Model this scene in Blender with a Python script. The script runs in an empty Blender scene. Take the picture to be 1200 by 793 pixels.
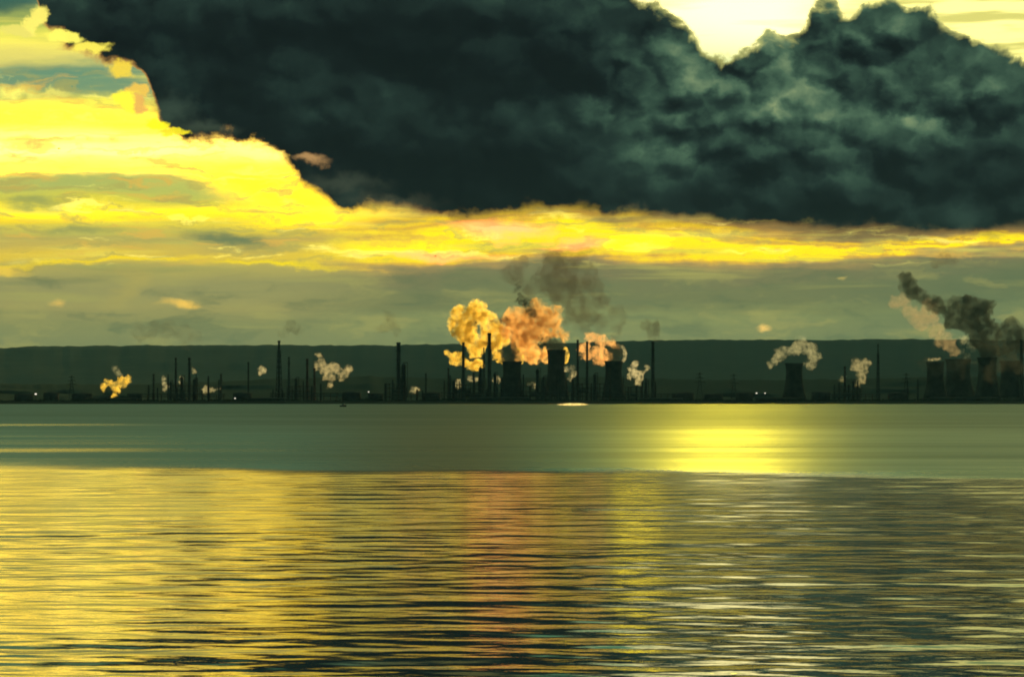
import bpy, bmesh, math, random
import numpy as np
from mathutils import Vector, noise as mnoise

sc = bpy.context.scene
col = sc.collection
R = math.radians
rng = random.Random(7)

# ------------------------------------------------------------------ scale
F = 3403.0            # focal length, in units of a 1200-wide frame
CAM_Z = 6.0
HOR = 468.0           # eye level in those units
def X(px, d): return (px - 600.0) / F * d
def Z(py, d): return CAM_Z + (HOR - py) / F * d
GROUND = 3.5

# ------------------------------------------------------------------ helpers
def tag(o, label=None, cat=None, group=None, kind=None):
    if label: o['label'] = label
    if cat: o['category'] = cat
    if group: o['group'] = group
    if kind: o['kind'] = kind
    elif label: o['kind'] = 'thing'
    return o

def empty(name, loc, label, cat, group=None):
    o = bpy.data.objects.new(name, None)
    o.empty_display_size = 1
    col.objects.link(o)
    o.location = loc
    return tag(o, label, cat, group)

def mesh_obj(name, verts, faces, mat, parent=None, smooth=False, loc=None):
    me = bpy.data.meshes.new(name)
    me.from_pydata([tuple(v) for v in verts], [], faces)
    me.validate()
    if smooth:
        me.polygons.foreach_set('use_smooth', [True] * len(me.polygons))
    me.materials.append(mat)
    me.update()
    o = bpy.data.objects.new(name, me)
    col.objects.link(o)
    if parent: o.parent = parent
    if loc: o.location = loc
    return o

class MB:
    """collects shapes and links them as one mesh"""
    def __init__(s): s.v, s.f = [], []
    def add(s, v, f):
        b = len(s.v); s.v += list(v); s.f += [tuple(b + i for i in q) for q in f]; return s
    def box(s, x0, x1, y0, y1, z0, z1):
        v = [(x0,y0,z0),(x1,y0,z0),(x1,y1,z0),(x0,y1,z0),(x0,y0,z1),(x1,y0,z1),(x1,y1,z1),(x0,y1,z1)]
        return s.add(v, [(3,2,1,0),(4,5,6,7),(0,1,5,4),(1,2,6,5),(2,3,7,6),(3,0,4,7)])
    def lathe(s, prof, n=20, cx=0, cy=0, closed=False, caps=True):
        v, f = [], []
        for r, z in prof:
            for i in range(n):
                a = 2*math.pi*i/n
                v.append((cx + r*math.cos(a), cy + r*math.sin(a), z))
        m = len(prof)
        for j in range(m if closed else m-1):
            k = (j+1) % m
            for i in range(n):
                f.append((j*n+i, j*n+(i+1)%n, k*n+(i+1)%n, k*n+i))
        if caps and not closed:
            f.append(tuple(range(n-1, -1, -1)))
            f.append(tuple((m-1)*n+i for i in range(n)))
        return s.add(v, f)
    def bar(s, a, b, r, n=6, r2=None):
        a, b = Vector(a), Vector(b); d = (b-a).normalized()
        t = Vector((0,0,1)) if abs(d.z) < .9 else Vector((1,0,0))
        u = d.cross(t).normalized(); w = d.cross(u)
        r2 = r if r2 is None else r2
        v = []
        for p, rr in ((a, r), (b, r2)):
            for i in range(n):
                q = 2*math.pi*i/n
                v.append(tuple(p + u*rr*math.cos(q) + w*rr*math.sin(q)))
        f = [(i, (i+1)%n, n+(i+1)%n, n+i) for i in range(n)]
        f += [tuple(range(n-1,-1,-1)), tuple(range(n, 2*n))]
        return s.add(v, f)
    def build(s, name, mat, parent=None, smooth=False):
        return mesh_obj(name, s.v, s.f, mat, parent, smooth)

# ------------------------------------------------------------------ node expression helper
class NT:
    def __init__(s, nt): s.nt = nt; s.N = nt.nodes; s.L = nt.links
    def sock(s, node, i=0): return E(s, node.outputs[i])
    def put(s, inp, v):
        if isinstance(v, E): s.L.new(v.s, inp)
        elif isinstance(v, (tuple, list)) and len(v) == 3 and inp.type == 'RGBA': inp.default_value = (*v, 1)
        else: inp.default_value = v
    def math(s, op, *a, clamp=False):
        n = s.N.new('ShaderNodeMath'); n.operation = op; n.use_clamp = clamp
        for i, x in enumerate(a): s.put(n.inputs[i], x)
        return s.sock(n)
    def xyz(s, x, y, z=0.0):
        n = s.N.new('ShaderNodeCombineXYZ')
        for i, q in enumerate((x, y, z)): s.put(n.inputs[i], q)
        return s.sock(n)
    def sep(s, v):
        n = s.N.new('ShaderNodeSeparateXYZ'); s.put(n.inputs[0], v)
        return [s.sock(n, i) for i in range(3)]
    def noise(s, vec, scale=1.0, detail=4.0, rough=.5, lac=2.0, dist=0.0, color=False, dim='2D'):
        n = s.N.new('ShaderNodeTexNoise'); n.noise_dimensions = dim
        s.put(n.inputs['Vector'], vec)
        n.inputs['Scale'].default_value = scale; n.inputs['Detail'].default_value = detail
        n.inputs['Roughness'].default_value = rough; n.inputs['Lacunarity'].default_value = lac
        n.inputs['Distortion'].default_value = dist
        return E(s, n.outputs['Color' if color else 'Fac'])
    def voro(s, vec, scale=1.0, smooth=.16):
        n = s.N.new('ShaderNodeTexVoronoi'); n.voronoi_dimensions = '2D'; n.feature = 'SMOOTH_F1'
        s.put(n.inputs['Vector'], vec); n.inputs['Scale'].default_value = scale
        n.inputs['Smoothness'].default_value = smooth
        return E(s, n.outputs['Distance'])
    def step(s, x, a, b):
        n = s.N.new('ShaderNodeMapRange'); n.interpolation_type = 'SMOOTHSTEP'
        s.put(n.inputs[0], x); s.put(n.inputs[1], a); s.put(n.inputs[2], b)
        n.inputs[3].default_value = 0; n.inputs[4].default_value = 1
        return s.sock(n)
    def lin(s, x, a, b, c=0.0, d=1.0):
        n = s.N.new('ShaderNodeMapRange')
        s.put(n.inputs[0], x)
        for i, q in enumerate((a, b, c, d)): s.put(n.inputs[i+1], q)
        return s.sock(n)
    def mix(s, f, a, b, mode='MIX'):
        n = s.N.new('ShaderNodeMix'); n.data_type = 'RGBA'; n.blend_type = mode; n.clamp_factor = True
        s.put(n.inputs[0], f); s.put(n.inputs[6], a); s.put(n.inputs[7], b)
        return s.sock(n, 2)
    def ramp(s, x, lo, hi, stops, ease='LINEAR'):
        """stops: (value, linear colour)"""
        n = s.N.new('ShaderNodeValToRGB'); cr = n.color_ramp; cr.interpolation = ease
        s.put(n.inputs[0], s.lin(x, lo, hi))
        stops = sorted(stops)
        while len(cr.elements) < len(stops): cr.elements.new(0.5)
        for e, (v, c) in zip(cr.elements, stops):
            e.position = (v - lo) / (hi - lo)
        for e, (v, c) in zip(cr.elements, stops):
            e.color = (*c, 1)
        return s.sock(n)
    def curve(s, x, pts, lo, hi, olo, ohi, handle='VECTOR'):
        n = s.N.new('ShaderNodeFloatCurve'); c = n.mapping.curves[0]
        s.put(n.inputs['Value'], s.lin(x, lo, hi))
        pts = [((a-lo)/(hi-lo), (b-olo)/(ohi-olo)) for a, b in pts]
        while len(c.points) < len(pts): c.points.new(.5, .5)
        for p, q in zip(c.points, pts): p.location = q; p.handle_type = handle
        n.mapping.update()
        return s.sock(n) * (ohi - olo) + olo
class E:
    def __init__(s, t, sk): s.t, s.s = t, sk
    def __add__(s, o): return s.t.math('ADD', s, o)
    __radd__ = __add__
    def __sub__(s, o): return s.t.math('SUBTRACT', s, o)
    def __rsub__(s, o): return s.t.math('SUBTRACT', o, s)
    def __mul__(s, o): return s.t.math('MULTIPLY', s, o)
    __rmul__ = __mul__
    def __truediv__(s, o): return s.t.math('DIVIDE', s, o)

def lin1(c): c /= 255.0; return c/12.92 if c <= .04045 else ((c+.055)/1.055)**2.4
def rgb(r, g, b, k=1.0): return (lin1(r)*k, lin1(g)*k, lin1(b)*k)

# ------------------------------------------------------------------ sky
SUN_AZ = R(24)          # radians east of the view axis
SUN_EL = R(9)
world = bpy.data.worlds.new("World"); sc.world = world
world.use_nodes = True
wn = world.node_tree; wn.nodes.clear()
t = NT(wn)
tc = wn.nodes.new('ShaderNodeTexCoord')
dx, dy, dz = t.sep(t.sock(tc, 0))
P = t.math('ARCTAN2', dx, dy) * F + 600.0           # azimuth, 1 unit = 1/F rad
Q = HOR - t.math('ARCSINE', dz) * F                 # elevation, downward
Q = t.math('MINIMUM', Q, 480.0)
base = t.xyz(P, Q)
# domain warps: cloud turbulence
w1x, w1y, _ = t.sep(t.noise(t.xyz(P / 150.0, Q / 95.0), 1, 6, .56, color=True))
Pw = P + (w1x - .5) * 90.0
Qw = Q + (w1y - .5) * 60.0
w2x, w2y, _ = t.sep(t.noise(t.xyz(P / 210.0 + 7.3, Q / 34.0), 1, 5, .55, color=True))
Ps = P + (w2x - .5) * 120.0                         # streaky, for the high thin sheets
Qs = Q + (w2y - .5) * 34.0
fcx, fcy, _ = t.sep(t.noise(t.xyz(P / 34.0 + 1.7, Q / 27.0), 1, 5, .58, color=True))
fine0 = fcx
Pf = P + (w1x - .5) * 26.0 + (fcx - .5) * 40.0
Qf = Q + (w1y - .5) * 18.0 + (fcy - .5) * 32.0
streak = t.noise(t.xyz(P / 330.0 + 3.0, Q / 20.0), 1, 4, .55)
streak2 = t.noise(t.xyz(P / 120.0 + 13.0, Q / 11.0), 1, 3, .5)

Y1 = rgb(255, 236, 20); YP = rgb(255, 250, 125); YO = rgb(255, 205, 40)
left = t.ramp(Qs, -700, 480, [
    (-700, rgb(112, 170, 132)), (-300, rgb(114, 172, 134)), (-70, rgb(86, 138, 106)), (10, rgb(66, 106, 92)), (34, rgb(190, 200, 90)), (48, rgb(255, 240, 90, 1.2)),
    (74, rgb(235, 222, 112)), (90, rgb(118, 152, 116)), (106, rgb(132, 158, 114)), (120, rgb(206, 204, 96)),
    (146, (3.5, 2.15, .06)), (180, (3.7, 2.5, .42)), (200, (3.4, 2.05, .13)), (214, rgb(206, 208, 100)), (226, rgb(190, 196, 98)),
    (240, rgb(226, 214, 70)), (252, (1.6, 1.2, .02)), (264, rgb(252, 220, 50)), (280, rgb(186, 174, 92)), (292, rgb(204, 182, 86)),
    (303, rgb(236, 204, 64)), (314, rgb(184, 172, 90)), (336, rgb(152, 150, 94)), (360, rgb(160, 154, 92)), (384, rgb(136, 140, 88)),
    (404, rgb(128, 134, 88)), (480, rgb(96, 112, 76))])
# lower edge of the glowing band over the plant
edge = t.curve(P, [(300, 318), (400, 309), (480, 309), (560, 303), (600, 298), (650, 292), (700, 298), (740, 306), (800, 303), (860, 304), (960, 302), (1080, 294), (1200, 287), (1400, 280)], 300, 1400, 270, 330)
Qe = Q - edge + (w1y - .5) * 16.0 + (streak2 - .5) * 26.0 + (fine0 - .5) * 14.0
thick = t.curve(P, [(300, 1.0), (600, .75), (745, .8), (860, 1.3), (940, 2.2), (1000, 3.0), (1100, 4.2), (1200, 5.0), (1400, 5.5)], 300, 1400, 0, 6)
Qe = t.math('MINIMUM', Qe, 0.0) * thick + t.math('MAXIMUM', Qe, 0.0)
right = t.ramp(Qe, -120, 180, [
    (-120, rgb(96, 96, 66)), (-62, rgb(150, 128, 74)), (-50, rgb(190, 150, 72)), (-40, rgb(255, 214, 40)), (-34, rgb(226, 178, 64)), (-26, (1.25, .96, .012)), (-5, (1.15, .86, .012)), (0, rgb(238, 190, 62)),
    (5, rgb(170, 146, 88)), (14, rgb(126, 124, 84)), (34, rgb(118, 124, 82)), (52, rgb(118, 124, 80)), (70, rgb(134, 142, 88)),
    (92, rgb(128, 136, 88)), (120, rgb(110, 124, 80)), (180, rgb(90, 106, 74))])
sky = t.mix(t.step(Ps, 300, 520), left, right)
# streaky light and dark in the thin sheets
low = t.step(Q, 296, 330)
sky = t.mix((t.step(streak, .56, .76)) * .55, sky, t.mix(low, rgb(255, 240, 100), rgb(168, 166, 92)))
sky = t.mix((t.step(streak, .46, .28)) * .45, sky, t.mix(low, rgb(190, 196, 96), rgb(110, 122, 84)))
# the sheet is greener and darker eastwards
sky = t.mix(t.step(P, 860, 1180) * low * .45, sky, rgb(84, 106, 78))

Pm = Ps + (fcx - .5) * 36.0
Qm = Qs + (fcy - .5) * 16.0
def blob(sky, cx, cy, rx, ry, c, k=1.0, shear=0.0, soft=.1, wx=None, wy=None):
    ax = ((wx or Pm) - cx)
    ay = ((wy or Qm) - cy)
    if shear: ay = ay - ax * shear
    q = t.math('SQRT', t.math('ADD', t.math('POWER', t.math('ABSOLUTE', ax / rx), 2.0), t.math('POWER', t.math('ABSOLUTE', ay / ry), 2.0)))
    return t.mix(t.step(q, 1.15, soft) * k, sky, c)
sky = blob(sky, 85, 97, 100, 17, rgb(108, 150, 118), .9)
LIT = dict(wx=Pf, wy=Qf)
sky = blob(sky, 20, 113, 30, 11, rgb(255, 246, 110, 1.15), 1, **LIT)
sky = blob(sky, 60, 115, 26, 6, rgb(240, 230, 110), .9, **LIT)
sky = blob(sky, 130, 126, 44, 14, rgb(255, 244, 80, 1.2), .9, **LIT)
sky = blob(sky, 96, 216, 130, 10, rgb(176, 186, 100), .85)
sky = blob(sky, 48, 242, 50, 9, rgb(150, 160, 92), .8)
sky = blob(sky, 275, 281, 66, 13, rgb(112, 128, 88), .95, .12)
sky = blob(sky, 90, 271, 70, 8, rgb(150, 156, 92), .8)
sky = blob(sky, 330, 222, 140, 40, (2.5, 1.5, .015), .85, .2)
sky = blob(sky, 470, 292, 78, 12, (1.5, 1.1, .015), .9)
sky = blob(sky, 110, 309, 170, 5, rgb(255, 222, 40), .95, -.075)
sky = blob(sky, 318, 310, 95, 4.5, rgb(255, 226, 30), .95, .06)
sky = blob(sky, 20, 320, 50, 7, rgb(255, 214, 70), .7)
sky = blob(sky, 204, 355, 26, 6, rgb(250, 205, 90), .95, wx=Pw, wy=Qw)
sky = blob(sky, 70, 360, 13, 6, rgb(236, 196, 96), .8, wx=Pw, wy=Qw)
sky = blob(sky, 165, 333, 60, 18, rgb(180, 166, 88), .55, -.5)
sky = blob(sky, 898, 389, 13, 5, rgb(252, 208, 110), .95, wx=Pw, wy=Qw)
sky = blob(sky, 985, 329, 10, 3, rgb(200, 180, 96), .8)
sky = blob(sky, 590, 270, 60, 14, (3.4, .74, .26), .88)
sky = blob(sky, 672, 288, 50, 11, (3.2, .76, .24), .82)
sky = blob(sky, 510, 298, 80, 8, (3.0, .74, .24), .74)
sky = blob(sky, 748, 288, 36, 13, (8.0, 6.0, .02), 1)
sky = blob(sky, 720, 258, 44, 7, rgb(150, 128, 78), .8)
# broken texture of the sunlit sheets
mott = t.noise(t.xyz(Pm / 120.0 + 4.0, Qm / 17.0), 1, 5, .6)
mott2 = t.noise(t.xyz(Pm / 64.0 + 1.0, Qm / 10.0 + 8.0), 1, 4, .55)
belt = t.step(Q, 70, 110) * t.step(Q, 318, 300) * t.lin(P, 300, 560, 1.0, .85)
sky = t.mix(t.step(mott, .55, .72) * belt * .68, sky, rgb(232, 186, 80))
sky = t.mix(t.step(mott2, .52, .68) * belt * .6, sky, rgb(178, 170, 90))
sky = t.mix(t.step(mott, .42, .26) * belt * .4, sky, (1.9, 1.65, .3))

# the bright gap over the cloud where the sun stands
gq = t.math('SQRT', t.math('ADD', t.math('POWER', t.math('ABSOLUTE', (P - 905.0) / 285.0), 2.0), t.math('POWER', t.math('ABSOLUTE', (Q + 10.0) / 95.0), 2.0)))
gap = t.step(gq, 1.25, .35)
high = t.step(Q, 200, 120)
gapcol = t.mix(gap, rgb(106, 174, 128), (2.4, 2.05, .85))
hot = t.math('SQRT', t.math('ADD', t.math('POWER', t.math('ABSOLUTE', (P - 856.0) / 58.0), 2.0), t.math('POWER', t.math('ABSOLUTE', (Q + 320.0) / 150.0), 2.0)))
gapcol = t.mix(t.step(hot, 1.3, .2), gapcol, (44.0, 35.0, 1.4))
gapcol = t.mix(t.step(streak, .5, .72) * .45 , gapcol, rgb(232, 224, 130))
gapcol = t.mix(t.step(P, 1010, 1150) * t.step(streak2, .4, .6) * .6, gapcol, rgb(206, 204, 110))
gapcol = t.mix(t.step(Q, -90, -30) * t.step(P, 900, 1040), gapcol, t.mix(t.step(streak2, .4, .65), (1.5, 1.35, .42), rgb(226, 220, 120)))
sky = t.mix(high * t.step(P, 560, 680), sky, gapcol)

mott3 = t.noise(t.xyz(Pm / 95.0 + 21.0, Qm / 28.0 + 3.0), 1, 4, .55)
sky = t.mix(t.step(mott3, .52, .72) * low * .5, sky, rgb(166, 162, 92))
sky = t.mix(t.step(mott3, .48, .28) * low * .5, sky, rgb(92, 108, 76))
# --- the great dark cloud
fine = t.noise(t.xyz(P / 46.0, Q / 38.0), 1, 6, .58, dist=.3)
def lumps(ox, oy):
    ax = Pf / 128.0 + (3.1 + ox); ay = Qf / 98.0 + (5.3 + oy)
    bx = Pf / 52.0 + (9.4 + ox * 2.4); by = Qf / 43.0 + (1.3 + oy * 2.4)
    nn = t.noise(t.xyz(Pw / 105.0 + (2.0 + ox), Qw / 82.0 + (5.0 + oy)), 1, 5, .5)
    return (1.0 - t.voro(t.xyz(ax, ay))) * .5 + (1.0 - t.voro(t.xyz(bx, by))) * .2 + nn * .28 + (1.0 - t.voro(t.xyz(Pf / 25.0 + (2.4 + ox * 5.0), Qf / 21.0 + (7.3 + oy * 5.0)))) * .07
bil = lumps(0.0, 0.0)
bil2 = lumps(.05, -.13)
billow = bil - .55
bottom = t.curve(P, [(-400, -700), (20, -420), (42, -40), (47, 22), (56, 44), (100, 58), (152, 84), (170, 98), (180, 122), (192, 152), (215, 161), (296, 166), (330, 172), (348, 188), (358, 208),
                     (392, 232), (450, 240), (520, 250), (570, 257), (600, 254), (650, 247), (740, 251), (850, 263), (960, 270), (1080, 276), (1200, 272), (1500, 268)], -400, 1500, -700, 300)
top = t.curve(P, [(-400, -80), (300, -90), (600, -80), (700, -40), (748, -8), (770, 6), (800, 34), (830, 57), (862, 66), (886, 60), (904, 46), (932, 40), (948, 20),
                  (957, 9), (976, 9), (992, 22), (1014, 12), (1024, 8), (1046, 9), (1060, 24), (1078, 20), (1100, 38), (1144, 58), (1200, 74), (1500, 96)], -400, 1500, -330, 100, 'AUTO')
wob = (w1y - .5) * 60.0 + (fine - .5) * 34.0 + billow * 30.0
soft_b = t.lin(P, 240, 620, 4.5, 11.0) * t.lin(fcy, .3, .7, .4, 1.9)
sb = bottom - Q + wob * t.lin(P, 420, 620, 1.0, .38)
st = Q - top + (w1x - .5) * 56.0 + (fine - .5) * 58.0 + billow * 64.0
m_b = t.step(sb / soft_b, -1.0, 1.0)
m_t = t.step(st, -4.0, 5.0)
cloud = m_b * m_t
relief = (bil - bil2) * 2.3
region = t.step(t.math('SQRT', t.math('ADD', t.math('POWER', t.math('ABSOLUTE', (P - 930.0) / 330.0), 2.0), t.math('POWER', t.math('ABSOLUTE', (Q - 105.0) / 140.0), 2.0))), 1.15, .2)
core = t.step(t.math('SQRT', t.math('ADD', t.math('POWER', t.math('ABSOLUTE', (P - 560.0) / 260.0), 2.0), t.math('POWER', t.math('ABSOLUTE', (Q - 130.0) / 120.0), 2.0))), 1.2, .3)
under = t.step(sb, 90, 8)
val = .19 + region * .27 - core * .12 - under * .1 + relief * (.34 + region * .85) + (fine - .5) * .12 + billow * .22
big = t.noise(t.xyz(P / 230.0 + 4.4, Q / 130.0 + 2.2), 1, 3, .5)
val = val + t.step(Q, 60, -40) * .1 + (big - .5) * .42
ccol = t.ramp(val, 0.0, 1.0, [(0.0, rgb(16, 23, 25)), (.12, rgb(20, 29, 30)), (.28, rgb(33, 49, 45)), (.45, rgb(52, 76, 63)), (.62, rgb(76, 104, 82)), (.8, rgb(110, 134, 100)), (1.0, rgb(160, 174, 120))])
# thin lit fringes
rim_t = t.step(st, 15.0, 1.0) * t.step(P, 700, 770) * .55
ccol = t.mix(rim_t, ccol, rgb(226, 224, 130))
rim_b = t.step(sb, 9.0, -1.0) * t.lin(P, 60, 560, .75, .25)
ccol = t.mix(rim_b, ccol, rgb(232, 172, 84))
sky = t.mix(cloud, sky, ccol)
sky = blob(sky, 400, 216, 66, 15, rgb(60, 68, 56), .8, soft=0.0, **LIT)
sky = blob(sky, 452, 236, 70, 10, rgb(70, 72, 56), .6, soft=0.0, **LIT)
sky = blob(sky, 366, 189, 24, 8, rgb(206, 160, 100), .75, **LIT)
sky = blob(sky, 202, 132, 30, 26, rgb(58, 74, 62), .75, soft=0.0, **LIT)
sky = blob(sky, 246, 152, 50, 12, rgb(64, 76, 62), .7, soft=0.0, **LIT)
sky = blob(sky, 1122, 263, 24, 17, rgb(46, 66, 58), .75, wx=Pw, wy=Qw)
# sunlit knobs of cumulus along the ragged western side
for kx, ky, krx, kry, kc in ((108, 64, 26, 9, rgb(255, 238, 90, 1.1)), (146, 84, 17, 10, rgb(255, 222, 70)), (160, 108, 14, 10, rgb(252, 206, 84)), (146, 122, 20, 11, rgb(255, 240, 60, 1.2)),
                             (166, 122, 9, 8, rgb(244, 186, 92)), (186, 148, 20, 9, rgb(255, 240, 30, 1.2)), (210, 158, 24, 5, rgb(255, 236, 40)), (46, 30, 9, 20, rgb(255, 240, 110, 1.1)), (28, 42, 20, 8, rgb(244, 232, 112)), (80, 52, 24, 8, rgb(255, 244, 100, 1.15))):
    sky = blob(sky, kx, ky, krx, kry, kc, .92, soft=.6, **LIT)
sky = blob(sky, 12, 10, 30, 18, rgb(58, 98, 84), .9, wx=Pw, wy=Qw)

# behind the camera: a dull evening overcast
back = t.step(dy, .25, -.1)
dull = t.mix(t.noise(t.xyz(dx, dy, dz), 3, 4, .5, dim='3D'), rgb(22, 30, 31), rgb(44, 56, 54))
sky = t.mix(back, sky, dull)

bgc = wn.nodes.new('ShaderNodeBackground'); t.put(bgc.inputs[0], sky); bgc.inputs[1].default_value = 1.0
nis = wn.nodes.new('ShaderNodeTexSky'); nis.sky_type = 'NISHITA'; nis.sun_disc = False
nis.sun_elevation = SUN_EL; nis.sun_rotation = SUN_AZ
nis.air_density = 1.6; nis.dust_density = 3.0
bgn = wn.nodes.new('ShaderNodeBackground'); wn.links.new(nis.outputs[0], bgn.inputs[0]); bgn.inputs[1].default_value = .05
mx = wn.nodes.new('ShaderNodeMixShader')
thin = t.math('MULTIPLY', t.step(dz, .35, .9), .6)           # the overcast thins out towards the zenith
t.put(mx.inputs[0], thin)
wn.links.new(bgc.outputs[0], mx.inputs[1]); wn.links.new(bgn.outputs[0], mx.inputs[2])
wo = wn.nodes.new('ShaderNodeOutputWorld'); wn.links.new(mx.outputs[0], wo.inputs[0])
world.cycles.sampling_method = 'MANUAL'; world.cycles.sample_map_resolution = 1024

sun = bpy.data.lights.new('sun', 'SUN'); sun.energy = 5.0; sun.angle = R(.8); sun.color = (1.0, .67, .21)
so = bpy.data.objects.new('sun', sun); col.objects.link(so)
sdir = Vector((math.sin(SUN_AZ)*math.cos(SUN_EL), math.cos(SUN_AZ)*math.cos(SUN_EL), math.sin(SUN_EL)))
so.rotation_euler = sdir.to_track_quat('Z', 'Y').to_euler()
so.location = (0, 0, 400)

# ------------------------------------------------------------------ materials
def material(name):
    m = bpy.data.materials.new(name); m.use_nodes = True
    nt = m.node_tree; nt.nodes.clear()
    return m, NT(nt)
def finish(m, k, sh=None, vol=None):
    o = k.N.new('ShaderNodeOutputMaterial')
    if sh is not None: k.L.new(sh, o.inputs['Surface'])
    if vol is not None: k.L.new(vol, o.inputs['Volume'])
    return m
def weathered(name, a, b, scale=.15, rough=.8, metal=0.0):
    m, k = material(name)
    g = k.N.new('ShaderNodeNewGeometry'); pos = k.sock(g, 0)
    n = k.noise(pos, scale, 5, .6, dim='3D')
    p = k.N.new('ShaderNodeBsdfDiffuse')
    k.put(p.inputs['Color'], k.mix(k.step(n, .35, .65), a, b))
    return finish(m, k, p.outputs[0])
CONC = weathered('concrete', (.034, .036, .035), (.055, .055, .05), .08)
STEEL = weathered('painted_steel', (.022, .026, .027), (.04, .042, .04), .2, .7)
RUST = weathered('rusty_steel', (.04, .028, .02), (.06, .045, .035), .25, .75)
TANKM = weathered('tank_paint', (.035, .038, .036), (.06, .06, .055), .06, .6)
BRICK = weathered('brick', (.07, .04, .03), (.10, .06, .04), .1, .85)
SHEDM = weathered('shed_cladding', (.03, .035, .035), (.05, .055, .05), .05, .95)
HULL = weathered('hull_paint', (.03, .04, .05), (.06, .06, .06), .8, .5)
CABIN = weathered('cabin_paint', (.35, .35, .33), (.45, .44, .41), .8, .5)
FEATHER = weathered('feather', (.05, .05, .05), (.1, .1, .09), 9, .8)

def lampmat():
    m, k = material('floodlight_glass')
    e = k.N.new('ShaderNodeEmission'); e.inputs[0].default_value = (1, .93, .75, 1); e.inputs[1].default_value = 1.5
    return finish(m, k, e.outputs[0])
LAMP = lampmat()

def vapour(name, colour, density, g=.6, skin=.008, grain=7.0, lo=.4, hi=.64):
    m, k = material(name)
    v = k.N.new('ShaderNodeVolumePrincipled')
    v.inputs['Color'].default_value = (*colour, 1)
    tcx = k.N.new('ShaderNodeTexCoord')
    n = k.noise(k.sock(tcx, 3), 1.0/grain, 4, .58, dim='3D')
    k.put(v.inputs['Density'], k.step(n, lo, hi) * density + density*.06)
    v.inputs['Anisotropy'].default_value = g
    tr = k.N.new('ShaderNodeBsdfTransparent')
    tl = k.N.new('ShaderNodeBsdfTranslucent'); tl.inputs[0].default_value = (*colour, 1)
    mixs = k.N.new('ShaderNodeMixShader'); mixs.inputs[0].default_value = skin
    k.L.new(tr.outputs[0], mixs.inputs[1]); k.L.new(tl.outputs[0], mixs.inputs[2])
    return finish(m, k, mixs.outputs[0], v.outputs[0])

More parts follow.
